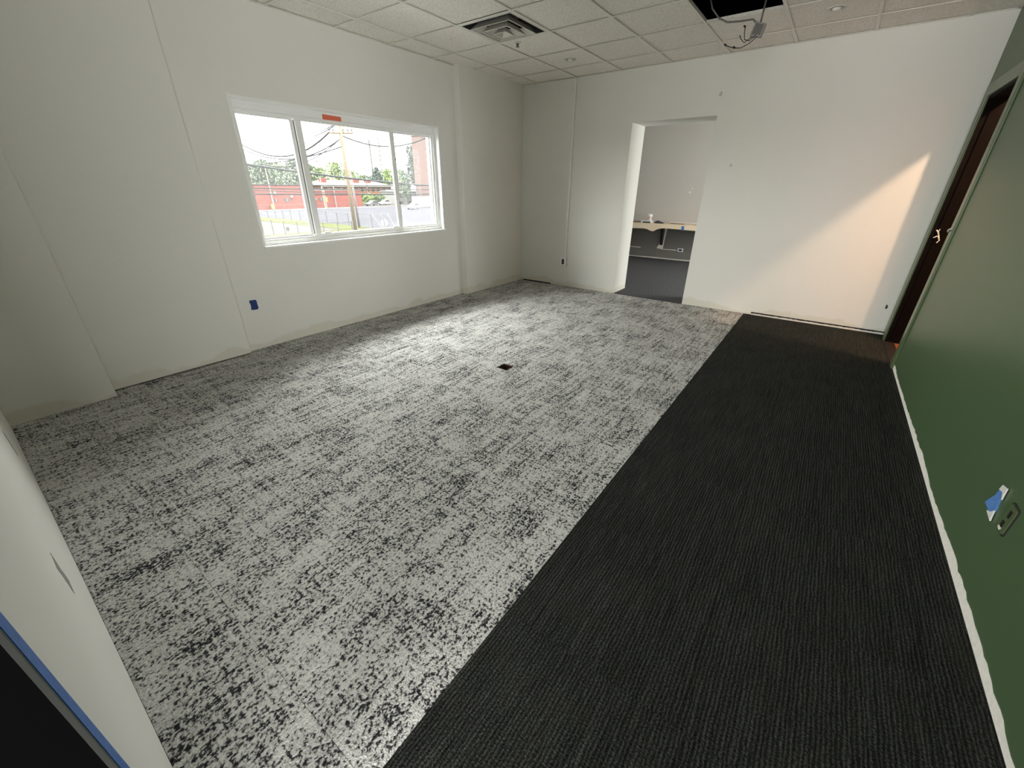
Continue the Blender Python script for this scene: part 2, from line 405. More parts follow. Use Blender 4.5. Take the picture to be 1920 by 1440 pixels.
# wall beside the opening behind the camera
wn = MB().box(-.26, 3.445, YN-.12, YN, .004, 2.95)
wall_near = struct(wn.build('wall_near', WHITE2), 'white wall ending at the dark opening behind the viewer')
d2 = struct(bx('door_2', mat('black_frame_paint', (.0012, .0012, .0014), .95, spec=.02), None, 3.446, 3.480, YN-.14, YN-.0008, 0, 2.75), 'black painted end of the white wall at the opening behind the viewer')
bx('edge_strip', mat('dark_grey_edge', (.12, .125, .13), .6), d2, 3.446, 3.4795, YN-.001, YN-.0006, 0, 2.75)
tp = bx('masking_tape', BLUET, None, 3.402, 3.444, YN, YN+.0012, .02, 2.7); tag(tp, 'long strip of blue masking tape down the end of the white wall', 'tape')
# cut slots in that wall
SLOT = mat('cut_drywall', (.30, .29, .27), .9, noise=.3, scale=120)
for x0, x1, z0, z1, lab in ((1.25, 1.30, .26, .38, 'far slot'), (2.545, 2.625, .355, .46, 'near slot')):
    n = 7; l = []; r = []
    for i in range(n):
        z = z0+(z1-z0)*i/(n-1); l.append((x0+random.uniform(0, .012), YN, z)); r.append((x1-random.uniform(0, .012), YN, z))
    sl = MB().prism(l+r[::-1], (0, .0008, 0)).build('outlet_cutout', SLOT, wall_near); tag(sl, 'ragged grey slot cut in the white wall')
    MB().prism([(x0-.004, YN, z1-.03), (x0+.012, YN, z1-.02), (x0+.008, YN, z1+.012), (x0-.002, YN, z1+.006)], (0, .0016, 0)).build('torn_paint', PLASTER, sl)

# dark hall behind
DH = mat('dark_hall_paint', (.002, .002, .0022), .95, spec=.02)
hall = MB().box(2.4, 2.5, -9.7, YN-.14, -.008, 2.95).box(2.4, 7.6, -9.8, -9.7, -.008, 2.95).box(2.4, 7.6, -9.7, YN-.12, 2.80, 2.95).box(7.6, 7.7, -9.8, YN, -.008, 2.95).box(W+.116, 7.6, YN-.12, YN, -.008, 2.95)
struct(hall.build('wall_hall', DH), 'dark walls of the lobby behind the viewer')
struct(bx('floor_hall', DH, None, 2.5, 7.6, -9.7, YN-.12, -.006, -.001), 'dark floor of the lobby behind the viewer')

# ------------------------------------------------------------------ ceiling
GX, GY = .3105, .4606
deck = MB().box(-.3, W+.2, YN-.2, .46, 3.35, 3.4)
ceiling = struct(deck.build('ceiling', BLACK), 'suspended ceiling of textured tiles in a white metal grid')
pl = MB().box(-.3, -.25, YN-.2, .46, 2.95, 3.35).box(W+.11, W+.2, YN-.2, .46, 2.95, 3.35).box(-.3, W+.2, .40, .46, 2.95, 3.35).box(-.3, W+.2, YN-.2, YN-.1, 2.95, 3.35)
pl.box(-.25, -.03, YN-.2, .46, 2.95, 2.97)
pl.build('plenum_side', BLACK, ceiling)
Xb = [GX+i*T for i in range(8)]; Yb = [-GY-j*T for j in range(9)]
Xe = [XL]+Xb+[W]; Ye = [0]+Yb+[YN]
MISS = (5, 2); VENT = (2, 3)                   # grid cells (column, row)
for i in range(len(Xe)-1):
    for j in range(len(Ye)-1):
        if (i, j) in (MISS, VENT): continue
        a, b_, c, d = Xe[i]+.003, Xe[i+1]-.003, Ye[j+1]+.003, Ye[j]-.003
        if b_-a < .02 or d-c < .02: continue
        bx('ceiling_tile', TILE, ceiling, a, b_, c, d, H+.011, H+.027)
for x in Xb: bx('grid_bar', TBAR, ceiling, x-.012, x+.012, YN, 0, H, H+.0035); 
for x in Xb: bx('grid_bar', TBAR, ceiling, x-.0015, x+.0015, YN, 0, H+.0035, H+.036)
for j, y in enumerate(Yb):
    for i in range(len(Xe)-1): bx('grid_bar', TBAR, ceiling, Xe[i]+.012, Xe[i+1]-.012, y-.012, y+.012, H+.0005, H+.004)
for a in ((XL, XL+.02, YN, 0), (W-.02, W, YN, 0), (XL, W, -.02, 0), (XL, W, YN, YN+.02)): bx('wall_angle', TBAR, ceiling, *a, H+.0008, H+.0036)

# square diffuser
vx, vy = (Xb[1]+Xb[2])/2, (Yb[2]+Yb[3])/2
vent = thing('ceiling_vent', 'square white metal ceiling diffuser with nested louvre rings', 'vent', (vx, vy, H))
VW = mat('white_enamel_vent', (.66, .65, .60), .35); VD = mat('duct_inside', (.05, .048, .045), .6, metal=.3)
def ring(s0, s1, z0, z1):                       # four-sided band from half size s0 at z0 to s1 at z1
    b = MB()
    q = [(-1, -1), (1, -1), (1, 1), (-1, 1)]
    for k in range(4):
        (a, c), (d, e) = q[k], q[(k+1) % 4]
        b.add([(a*s0, c*s0, z0), (d*s0, e*s0, z0), (d*s1, e*s1, z1), (a*s1, c*s1, z1)], [(0, 1, 2, 3)])
    return b
ring(.298, .270, .001, .001).build('flange', VW, vent)
sh = ring(.270, .262, .001, .07); sh.box(-.262, .262, -.262, .262, .14, .145); sh2 = ring(.262, .262, .07, .14); sh2.build('duct_collar', VD, vent); sh.build('back_pan', VD, vent)
for s, dz in ((.217, -.018), (.143, -.030), (.075, -.042)):
    r_ = ring(s, s-.052, dz, dz+.052); o = r_.build('louvre', VW, vent); o.modifiers.new('thick', 'SOLIDIFY').thickness = .003
    lip = MB()
    for a in ((-s, s, -s, -s+.010), (-s, s, s-.010, s), (-s, -s+.010, -s+.010, s-.010), (s-.010, s, -s+.010, s-.010)): lip.box(*a, dz-.003, dz)
    lip.build('lip', VW, o)
for a in ((-.006, .006, -.26, .26), (-.26, .26, -.006, .006)): bx('brace', STEEL, vent, *a, .055, .06)

# sprinkler
sp = thing('fire_sprinkler', 'small pendant fire sprinkler beside the ceiling vent', 'sprinkler', (1.085, -1.575, H+.011))
MB().lathe([(0, 0), (.036, 0), (.036, -.004), (.014, -.008), (0, -.008)], 20).build('escutcheon', VW, sp)
MB().lathe([(.015, -.008), (.015, -.02), (.008, -.024), (.008, -.034), (.0, -.034)], 12).build('body', STEEL, sp)
MB().tube([(-.013, 0, -.018), (-.015, 0, -.028), (-.004, 0, -.036)], .0025, 6).build('frame_arm', STEEL, sp)
MB().tube([(.013, 0, -.018), (.015, 0, -.028), (.004, 0, -.036)], .0025, 6).build('frame_arm', STEEL, sp)
MB().lathe([(0, -.036), (.019, -.036), (.019, -.039), (0, -.039)], 16).build('deflector', STEEL, sp)

# recessed downlights, switched off
LENS = mat('unlit_lens', (.36, .35, .32), .35); BULB = mat('frosted_bulb', (.85, .84, .80), .3)
for x, y, lab in ((1.230, -.752, 'unlit round recessed downlight near the corner by the conduit'), (3.681, -.804, 'unlit round recessed downlight beside the missing ceiling tile')):
    d = thing('downlight', lab, 'ceiling light', (x, y, H+.011), 'recessed ceiling downlights')
    MB().lathe([(.068, 0), (.068, -.004), (.058, -.006), (.052, -.003)], 28).build('trim_ring', VW, d, smooth=True)
    MB().lathe([(.032, -.0026), (.030, -.010), (.018, -.016), (0, -.018)], 24).build('bulb_face', BULB, d, smooth=True)
    MB().lathe([(.052, -.003), (.04, -.0022), (.018, -.0016), (0, -.0014)], 28).build('lens', LENS, d, smooth=True)

# hanging junction box with cables in the gap of the missing tile
jb = thing('hanging_junction_box', 'metal junction box hanging on a cable from the missing ceiling tile', 'junction box', (3.215, -1.245, 2.565))
b = MB(); hs = .05
b.prism([(-.045, -.03, -.045), (.035, -.03, -.06), (.055, -.03, .02), (-.02, -.03, .045)], (0, .045, 0)).build('box', STEEL, jb)
MB().prism([(-.035, -.032, -.035), (.028, -.032, -.047), (.043, -.032, .014), (-.014, -.032, .034)], (0, .002, 0)).build('cover', CABLE, jb)
MB().tube([(.012, -.01, .03), (.014, -.01, .1), (.018, 0, .25), (.02, .01, .5), (.02, .02, .75)], .0065, 8).build('supply_cable', CABLE, jb, smooth=True)
MB().tube([(-.01, -.01, .03), (-.05, -.01, .066), (-.14, -.02, .066), (-.235, -.03, .073), (-.30, -.05, .105), (-.36, -.07, .17), (-.42, -.09, .32), (-.44, -.09, .55)], .0065, 8).build('branch_cable', CABLE, jb, smooth=True)
for pts in ([(.0, -.03, -.045), (-.04, -.045, -.078), (-.075, -.05, -.066), (-.085, -.05, -.02), (-.086, -.05, .012)],
            [(.01, -.03, -.055), (-.03, -.05, -.095), (-.09, -.05, -.118), (-.145, -.055, -.112), (-.205, -.06, -.088)],
            [(-.03, -.03, -.05), (-.075, -.04, -.085), (-.10, -.045, -.06), (-.118, -.045, -.032)]):
    MB().tube(pts, .0032, 6).build('wire', DARKP, jb, smooth=True)
for c in ((-.086, -.05, .014), (-.205, -.06, -.088), (-.135, -.055, -.113)):
    MB().tube([c, (c[0]-.014, c[1], c[2]+.012)], .008, 8, .005).build('wire_nut', DARKP, jb)

# ------------------------------------------------------------------ window
def slider(name, y0, y1, z0, z1, xw, p1, p2, label, full):
    win = struct(bpy.data.objects.new(name, None), label); C.objects.link(win)
    t = .014
    # liner of the reveal, standing a little proud of the wall
    bx('sill', VINYL, win, xw-.135, xw+.030, y0-.004, y1+.004, z0-.004, z0+t, bevel=.002)
    bx('head_liner', VINYL, win, xw-.135, xw+.008, y0-.004, y1+.004, z1-t, z1+.004, bevel=.002)
    bx('side_liner', VINYL, win, xw-.135, xw+.006, y0-.002, y0+t, z0+t, z1-t, bevel=.002)
    bx('side_liner', VINYL, win, xw-.135, xw+.006, y1-t, y1+.002, z0+t, z1-t, bevel=.002)
    def frame(nm, a, b, c, d, w_, xa, xb, parent, m=VINYL, wt=None, wb=None, bev=.003):
        wt = wt or w_; wb = wb or w_
        for q in ((a, a+w_, c, d), (b-w_, b, c, d)): bx(nm, m, parent, xa, xb, *q, bevel=bev)
        for q in ((a+w_, b-w_, c, c+wb), (a+w_, b-w_, d-wt, d)): bx(nm, m, parent, xa, xb, *q, bevel=bev)
    a, b, c, d = y0+t, y1-t, z0+t, z1-t
    frame('outer_frame', a, b, c, d, .030, xw-.145, xw-.060, win, wt=.060)
    frame('inner_frame', a+.03, b-.03, c+.03, d-.06, .016, xw-.14, xw-.078, win)
    bx('track', VINYL, win, xw-.10, xw-.072, a+.03, b-.03, c+.03, c+.040)
    A, B, Cc, D = a+.03, b-.03, c+.03, d-.062
    def sash(y0_, y1_, xa, xb, gl, wl, wr_):
        o = bx('sash_rail', VINYL, win, xa, xb, y0_, y1_, Cc+.004, Cc+.034, bevel=.003)
        bx('sash_rail', VINYL, win, xa, xb, y0_, y1_, D-.034, D, bevel=.003)
        bx('sash_stile', VINYL, win, xa, xb, y0_, y0_+wl, Cc+.034, D-.034, bevel=.003)
        bx('sash_stile', VINYL, win, xa, xb, y1_-wr_, y1_, Cc+.034, D-.034, bevel=.003)
        xm = (xa+xb)/2
        bx('glass_pane', gl, win, xm-.002, xm+.002, y0_+wl-.004, y1_-wr_+.004, Cc+.03, D-.03)
        return o
    gs, gm = glass_mat('hazy_side_glass', .016), glass_mat('window_glass', .008)
    sash(A+.002, p1-.005, xw-.135, xw-.108, gs, .034, .045)
    sash(p2, B-.002, xw-.135, xw-.108, gs, .045, .024)
    sash(p1-.015, p2+.025, xw-.104, xw-.076, gm, .060, .060)
    for y in (p1-.019, p2+.025): bx('gasket', VINYLD, win, xw-.104, xw-.096, y, y+.004, Cc+.03, D-.034)
    if full:
        for z in (1.70, 1.25):
            l_ = bx('latch', VINYL, win, xw-.076, xw-.064, p2-.010, p2+.012, z-.03, z+.03, bevel=.003)
            bx('latch_lever', STEEL, l_, xw-.064, xw-.056, p2-.004, p2+.006, z-.022, z+.004, bevel=.002)
        for y in (p1+.11, p2-.09):
            h = MB(); h.prism([(xw-.076, y-.045, Cc+.028), (xw-.076, y+.045, Cc+.028), (xw-.076, y+.03, Cc+.048), (xw-.076, y-.03, Cc+.048)], (.012, 0, 0)); h.build('pull', VINYL, win)
    return win
slider('window_1', WY0, WY1, WZ0, WZ1, XL, -3.385, -2.30, 'wide white vinyl three-lite sliding window', True)
ot = MB().prism([(XL-.0600, -3.125, 1.990), (XL-.0600, -2.925, 1.992), (XL-.0600, -2.925, 2.030), (XL-.0600, -3.123, 2.033)], (.0012, 0, 0)).build('orange_tape', ORANGET)
tag(ot, 'short piece of orange tape stuck on the window head', 'tape')
# blue tape over the wall box under the window
bt = thing('blue_tape_patch', 'dark blue tape patch on the white wall below the window', 'tape', (XL, -4.18, .418))
MB().prism([(0, -.030, .046), (0, .022, .044), (0, .030, .03), (0, .026, 0), (0, .032, -.034), (0, .016, -.046), (0, -.02, -.044), (0, -.034, -.038), (0, -.027, 0), (0, -.034, .034)], (.004, 0, 0)).build('tape_sheet', BLUED, bt)
MB().prism([(.004, -.03, .004), (.004, .028, .008), (.004, .03, -.036), (.004, -.03, -.034)], (.0015, 0, 0)).build('tape_fold', BLUED, bt)

# ------------------------------------------------------------------ conduit and outlet on the back wall
so = thing('surface_outlet', 'white surface outlet box fed by a thin white raceway on the back wall', 'outlet', (.893, 0, .385))
bx('raceway', PLASTIC, so, .010, .030, -.024, 0, .06, H-.385, bevel=.002)
bx('box', PLASTIC, so, -.048, .048, -.045, 0, -.065, .065, bevel=.006)
rc = bx('receptacle', DARKP, so, -.024, .018, -.047, -.044, -.042, .036, bevel=.003)
for z in (-.022, .016): bx('socket_face', mat('socket_dark', (.03, .03, .03), .3), rc, -.016, .010, -.049, -.047, z-.013, z+.013, bevel=.002)

# outlet boxes on the green wall
gt = thing('taped_outlet', 'open wall box covered with torn light blue tape on the green wall', 'outlet', (W, -3.735, .375))
MB().prism([(0, -.028, -.06), (0, .060, -.056), (0, .046, -.03), (0, .026, .0), (0, .022, .034), (0, -.012, .042), (0, -.020, .01), (0, -.036, -.03)][::-1], (-.004, 0, 0)).build('tape_sheet', mat('light_blue_tape', (.10, .25, .62), .55, noise=.15, scale=80), gt)
MB().prism([(-.003, -.026, .066), (-.003, .012, .058), (-.003, .018, .034), (-.003, -.014, .040), (-.003, -.034, .02)][::-1], (-.004, 0, 0)).build('torn_paper', PLASTIC, gt)
MB().prism([(-.003, -.036, -.03), (-.003, -.020, -.048), (-.003, .01, -.062), (-.003, -.05, -.07)][::-1], (-.004, 0, 0)).build('torn_paper', PLASTIC, gt)
go = thing('open_outlet_box', 'open green painted outlet box with dark slot on the green wall', 'outlet', (W, -3.866, .377))
def rrect(w_, h_, r, x, n=5):
    pts = []
    for cx, cy, a0 in ((w_-r, h_-r, 0), (-w_+r, h_-r, 90), (-w_+r, -h_+r, 180), (w_-r, -h_+r, 270)):
        for i in range(n+1):
            a = math.radians(a0+90*i/n); pts.append((x, cx+r*math.cos(a), cy+r*math.sin(a)))
    return pts
MB().prism(rrect(.034, .060, .014, 0), (-.003, 0, 0)).build('shadow_gap', GAPM, go)
MB().prism(rrect(.028, .054, .012, -.003), (-.003, 0, 0)).build('device_face', GREENT, go)
bx('contact', DARKP, go, -.008, -.006, -.010, .004, .008, .036); bx('contact', DARKP, go, -.008, -.006, -.004, .012, -.036, -.012)
MB().prism([(-.006, .0, -.05), (-.006, .018, -.046), (-.006, .012, -.034), (-.006, -.006, -.038)], (-.002, 0, 0)).build('paint_fleck', PLASTER, go)

# ------------------------------------------------------------------ grey room through the doorway
DC = mat('charcoal_carpet', (.075, .075, .08), 1, spec=.1, noise=.75, scale=65, bump=.8, bscale=120)
struct(bx('floor_next', DC, None, -.26, 5.4, 0.0, 3.95, -.05, -.0005) if False else bx('floor_next', DC, None, -.26, 5.4, .02, 3.95, -.05, -.0004), 'charcoal carpet of the grey room beyond the doorway')
XN = -.03
wn2 = MB().box(-.26, XN, DT, 3.95, 0, 2.95).box(5.3, 5.4, DT, .9, 0, 2.95).box(5.3, 5.4, 3.2, 3.95, 0, 2.95).box(5.3, 5.4, .9, 3.2, 0, .9).box(5.3, 5.4, .9, 3.2, 2.4, 2.95)
struct(wn2.build('wall_next_side', GREY), 'grey side walls of the room beyond')
w2 = struct(bpy.data.objects.new('window_2', None), 'white framed window lighting the grey room'); C.objects.link(w2)
for q in ((.9, .95, .9, 2.4), (3.15, 3.2, .9, 2.4), (.95, 3.15, .9, .95), (.95, 3.15, 2.35, 2.4), (2.03, 2.07, .95, 2.35)): bx('frame', VINYL, w2, 5.32, 5.38, *q)
for a, b_ in ((.95, 2.03), (2.07, 3.15)): bx('glass_pane', glass_mat('next_room_glass', .01), w2, 5.348, 5.352, a, b_, .95, 2.35)
struct(bx('ceiling_next', WHITE2, None, -.26, 5.4, DT, 3.95, H, H+.05), 'ceiling of the grey room')
gw = struct(bx('wall_next', GREY, None, -.26, 5.4, 3.8, 3.95, .0, 2.95), 'mid grey wall of the room beyond the doorway')
bx('lower_wall', GREYD, gw, -.03, 5.3, 3.7985, 3.8, .20, .72)  # wall below the counter, a darker grey than above
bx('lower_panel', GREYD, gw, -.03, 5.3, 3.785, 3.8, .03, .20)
b = MB(); 
ragged(gw, 'bare_strip', PLASTER, 'x', .2, 2.6, 3.784, .012, .03, 50, -.001, .01)
for x0, x1, z in ((.2, .75, .205), (1.2, 1.55, .205)):
    MB().prism([(x0, 3.7845, z-.004), (x1, 3.7845, z-.006), (x1-.03, 3.7845, z+.010), (x0+.05, 3.7845, z+.006)], (0, .015, 0)).build('plaster_line', PLASTER, gw)
MB().prism([(1.10, 3.798, .215), (1.235, 3.798, .205), (1.245, 3.798, .36), (1.275, 3.798, .70), (1.235, 3.798, .70), (1.135, 3.798, .30)], (0, -.002, 0)).build('bare_patch', PLASTER, gw)
blob(gw, 'paint_chip', PLASTIC, (1.60, 3.8, 1.35), .016, .022, out=-.001); blob(gw, 'paint_chip', PLASTIC, (1.635, 3.8, 1.42), .012, .014, out=-.001)
WOODT = mat('pale_birch_board', (.62, .46, .30), .55, noise=.1, scale=6); PAPER = mat('cream_paper', (.78, .66, .50), .8); KRAFT = mat('brown_kraft', (.30, .16, .09), .8)
ct = thing('wall_counter', 'pale wooden counter fixed along the grey wall', 'counter', (0, 3.8, .755))
bx('board', WOODT, ct, -.02, 2.9, -.60, -.016, -.035, 0)
bx('back_ledge', mat('white_back_ledge', (.70, .70, .70), .5), ct, 1.3, 2.9, -.02, -.001, 0, .018)
br = MB(); br.prism([(1.165, -.003, -.035), (1.165, -.14, -.035), (1.165, -.14, -.08), (1.165, -.05, -.46), (1.165, -.003, -.46)], (.055, 0, 0)); br.build('bracket', DARKP, ct)
# paper sheet over the counter with its wavy lower edge
n = 40; xs = [.0+2.6*i/n for i in range(n+1)]
def low(x): return -.095-.055*math.exp(-((x-1.15)/.10)**2) - .012*math.sin(x*3.1+.4) + (.012 if x > 1.2 else 0)
ps = MB()
for i in range(n):
    a, b_ = xs[i], xs[i+1]
    ps.prism([(a, -.602, .003), (b_, -.602, .003), (b_, -.61, low(b_)), (a, -.61, low(a))], (0, -.002, 0))
pc = thing('paper_sheet', 'cream paper sheet draped over the front of the counter', 'paper', (0, 3.8, .755))
ps.build('front_fold', PAPER, pc); bx('top_sheet', PAPER, pc, 0, 2.6, -.604, -.30, .0005, .003)
o = bx('kraft_paper', KRAFT, None, .35, .85, 3.36, 3.74, .759, .762); tag(o, 'flat brown kraft paper piece on the counter beside the cup', 'paper')
o = MB().tube([(1.42, 3.44, .765), (1.70, 3.42, .765)], .008, 8).build('wood_stick', KRAFT); tag(o, 'thin brown stick lying on the counter', 'stick')
cup = thing('paper_cup', 'white paper cup with a red mark standing on the counter', 'cup', (.985, 3.42, .805))
MB().lathe([(.0, .0), (.034, 0), (.046, .12), (.043, .12), (.032, .004), (0, .004)], 20).build('body', PLASTIC, cup, smooth=True)
MB().lathe([(.0475, .112), (.049, .118), (.047, .124)], 20).build('rim', PLASTIC, cup)
MB().lathe([(.0375, .03), (.0425, .08)], 10).build('printed_mark', mat('red_print', (.45, .08, .07), .6), cup).scale = (1.01, 1.01, 1)
bk = thing('booklet', 'white booklet lying under the cup on the counter', 'booklet', (.93, 3.42, .758))
bx('pages', PLASTIC, bk, -.10, .10, -.09, .09, .0, .03, bevel=.003); bx('cover', mat('booklet_cover', (.75, .75, .78), .4), bk, -.102, .102, -.092, .092, .03, .046, bevel=.003); bx('spine', DARKP, bk, -.06, .103, -.095, -.09, .004, .028)
gl_ = thing('work_glove', 'crumpled dark grey glove on the counter beside the booklet', 'glove', (1.17, 3.40, .759))
MB().lathe([(0, .055), (.03, .05), (.06, .03), (.075, 0)], 12).build('palm', mat('dark_grey_cloth', (.06, .06, .07), .9), gl_, smooth=True).scale = (1.1, .7, 1)
for k in range(3): MB().tube([(.05+.01*k, -.02+.02*k, .02), (.09, -.03+.025*k, .012), (.115, -.035+.03*k, .008)], .010, 8).build('finger', mat('dark_grey_cloth', (.06, .06, .07), .9), gl_, smooth=True)
o = bx('blue_tape_piece', BLUET, None, 1.72, 1.77, 3.186, 3.19, .665, .745); tag(o, 'small piece of blue tape holding the paper on the counter front', 'tape')
o = MB().prism([(1.93, 3.35, .7585), (2.10, 3.33, .7585), (2.13, 3.40, .7585), (1.96, 3.42, .7585)], (0, 0, .012)).build('paper_scrap', mat('tan_scrap', (.45, .38, .26), .8)); tag(o, 'crumpled tan paper scrap at the end of the counter', 'paper')
wo = thing('wall_outlet', 'white outlet plate covered with blue tape low on the grey wall', 'outlet', (1.62, 3.785, .215))
MB().prism([(-.058, 0, -.032), (.058, 0, -.032), (.058, 0, .038), (-.058, 0, .038)], (0, -.008, 0)).build('plate', PLASTIC, wo, bevel=.003)
bx('tape_cover', mat('navy_tape', (.02, .03, .09), .6), wo, -.038, .038, -.010, -.008, -.018, .024)

# ------------------------------------------------------------------ warm side room behind the green wall
CREAM = mat('cream_paint', (.70, .62, .50), .8)
struct(bx('floor_side', mat('terracotta_floor', (.42, .13, .06), .5, noise=.15, scale=8), None, T2-.05, 7.4, -3.0, .0, -.05, -.001), 'orange floor of the lamp-lit side room')
sr = MB().box(7.3, 7.4, -3, .1, 0, 2.95).box(T2, 7.4, -3.1, -3, 0, 2.95).box(T2, 7.4, 0.0, .1, 0, 2.95)
struct(sr.build('wall_side_room', CREAM), 'cream walls of the lamp-lit side room')
struct(bx('ceiling_side', CREAM, None, T2, 7.4, -3.1, .1, 2.75, 2.8), 'ceiling of the side room')
def warm_lamp(x, y, z, e, r):
    la = thing('ceiling_lamp', 'small warm ceiling lamp in the side room', 'lamp', (x, y, 2.75))
    MB().lathe([(0, 0), (.06, 0), (.06, -.012), (.05, -.02), (0, -.02)], 20).build('base', PLASTIC, la)
    MB().tube([(0, 0, -.02), (0, 0, z-2.75+.06)], .012, 8).build('stem', PLASTIC, la)
    l = bpy.data.lights.new('bulb', 'POINT'); l.energy = e; l.color = (1.0, .66, .42); l.shadow_soft_size = r
    lo = bpy.data.objects.new('bulb', l); C.objects.link(lo); lo.location = (x, y, z)
warm_lamp(5.50, -1.16, 2.66, 72, .05)


# ================================================================== outside the window
ASPH = mat('asphalt', (0.028, 0.028, 0.032), 1, spec=0, noise=.12, scale=.6); CONC = mat('pale_concrete', (0.036, 0.034, 0.033), 1, spec=0, noise=.06, scale=.5)
GRASS = mat('dry_grass', (0.031, 0.034, 0.015), 1, spec=0, noise=.25, scale=1.5); GRAV = mat('pale_gravel', (0.036, 0.034, 0.032), 1, spec=0, noise=.08, scale=2)
RED = brick_mat('red_brick', (0.078, 0.024, 0.019), (0.068, 0.021, 0.017), .5); ORB = brick_mat('orange_brick', (0.088, 0.044, 0.021), (0.078, 0.036, 0.018), .5); PALEB = brick_mat('pale_pink_brick', (.060, .040, .036), (.052, .034, .030), .5)
ROOFW = mat('white_roof_edge', (0.094, 0.094, 0.088), .7); ROOFR = mat('red_shingle', (0.046, 0.022, 0.017), .9, noise=.15, scale=1.5)
WIND = mat('far_window_glass', (0.008, 0.009, 0.010), .2); STUC = mat('white_stucco', (0.070, 0.069, 0.065), .9)
WOODP = mat('weathered_pole_wood', (0.052, 0.036, 0.019), .9, noise=.2, scale=3); GREYP = mat('grey_pole_wood', (0.034, 0.031, 0.030), .9, noise=.2, scale=3)
IRON = mat('dark_post_iron', (0.013, 0.013, 0.013), .7); WIREM = mat('black_cable', (.009, .010, .010), .7, spec=.1); LAMPG = mat('pale_green_metal', (0.065, 0.075, 0.062), .5)
YEL = mat('yellow_metal', (0.109, 0.062, 0.010), .5); SIGNW = mat('bare_sign_back', (0.117, 0.117, 0.114), .5)
struct(MB().box(-420, -.5, -200, 330, GZ-.5, GZ).build('ground', CONC), 'pale concrete ground outside the window')
struct(MB().box(-104, -10, 33.2, 140, GZ, GZ+.02).build('road', ASPH), 'grey asphalt road and parking lot outside')
struct(MB().box(-104.5, -50, 28.6, 33.0, GZ, GZ+.05).build('grass_strip', GRASS), 'strip of dry grass beside the road')
struct(MB().box(-104, -50, -60, 28.2, GZ, GZ+.015).build('gravel_lot', GRAV), 'pale gravel lot inside the fence')
struct(MB().box(-49.6, -46, 18, 31, GZ, GZ+.04).build('grass_verge', GRASS), 'grass verge at the fence corner')
kerb = struct(MB().box(-106, -104.2, 20, 76, GZ, GZ+.15).build('kerb', STUC), 'white kerb in front of the red building')

# red brick hall
rb = thing('red_brick_building', 'long low red brick building across the road', 'building', (-111, 47, GZ))
zt = ztop(-111, 55, 347.5)-GZ; zt2 = ztop(-111, 68, 357)-GZ; yA = on(0, -111, 588, 360).y-47; yB = on(0, -111, 678, 370).y-47
bx('wall', RED, rb, -16, 0, -32, yA, 0, zt); bx('wall', RED, rb, -15.5, -.01, yA, yB, 0, zt2)
bx('roof_edge', ROOFW, rb, -16.1, .15, yA, yB+.1, zt2, zt2+.35); bx('roof_edge', ROOFR, rb, -16.1, .12, -32.1, yA, zt-.05, zt+.2)
for u0, u1, v0, v1 in ((514.5, 521, 373, 378), (532, 544.5, 372, 377.5), (590.5, 594.5, 371.5, 376), (598.5, 606, 371.5, 376.5)):
    a, c = on(0, -111, u0, v0), on(0, -111, u1, v1)
    wdw = bx('window', WIND, rb, -.05, .06, a.y-47, c.y-47, c.z-GZ, a.z-GZ); bx('window_bar', ROOFW, wdw, .06, .09, (a.y+c.y)/2-47-.06, (a.y+c.y)/2-47+.06, c.z-GZ, a.z-GZ)
for u, v in ((514, 360), (546, 368)):
    a = on(0, -111, u, v); bx('wall_lamp', STUC, rb, 0, .3, a.y-47-.3, a.y-47+.3, a.z-GZ-.35, a.z-GZ+.35)
# orange brick apartment houses behind it
def house(name, label, X, u0, u1, veave, vridge, m, roofm, chim, wins, depth=14, gable=False):
    a, c = on(0, X, u0, veave), on(0, X, u1, veave); zr = ztop(X-depth/2, (a.y+c.y)/2, vridge)-GZ
    h = thing(name, label, 'building', (X, a.y, GZ)); Lh = c.y-a.y; ze = a.z-GZ
    bx('wall', m, h, -depth, 0, 0, Lh, 0, ze)
    r = MB(); o = .5; k = min(Lh*.12, 4)
    r.add([(o, -o, ze), (o, Lh+o, ze), (-depth-o, Lh+o, ze), (-depth-o, -o, ze), (-depth/2, k, zr), (-depth/2, Lh-k, zr)],
          [(0, 1, 5, 4), (1, 2, 5), (2, 3, 4, 5), (3, 0, 4), (3, 2, 1, 0)]).build('roof', roofm, h)
    bx('eave', ROOFW, h, .3, .65, -o, Lh+o, ze-.25, ze+.12)
    for u, vt in chim:
        p = on(0, X-depth*.3, u, vt); bx('chimney', RED, h, -depth*.3-.6, -depth*.3+.6, p.y-a.y-1.1, p.y-a.y+1.1, ze, p.z-GZ)
    for k_ in range(wins):
        y = Lh*(k_+.5)/wins
        for zz in (ze-1.9, ze-4.4):
            f = bx('window', WIND, h, -.05, .08, y-.55, y+.55, zz, zz+1.3); bx('window_frame', ROOFW, f, .08, .12, y-.6, y+.6, zz-.1, zz)
    return h
house('apartment_house', 'orange brick apartment house with red hipped roof behind the red building', -138, 603, 733, 348, 338, ORB, ROOFR, ((604, 334), (666, 334), (688, 337)), 12)
house('brick_house', 'pale pink brick house beyond the parked cars', -150, 738, 776, 356, 347, PALEB, ROOFR, (), 5)
house('white_garage', 'low white garage beside the pale brick tower', -118, 742, 790, 359, 356, STUC, ROOFW, (), 3, depth=8)
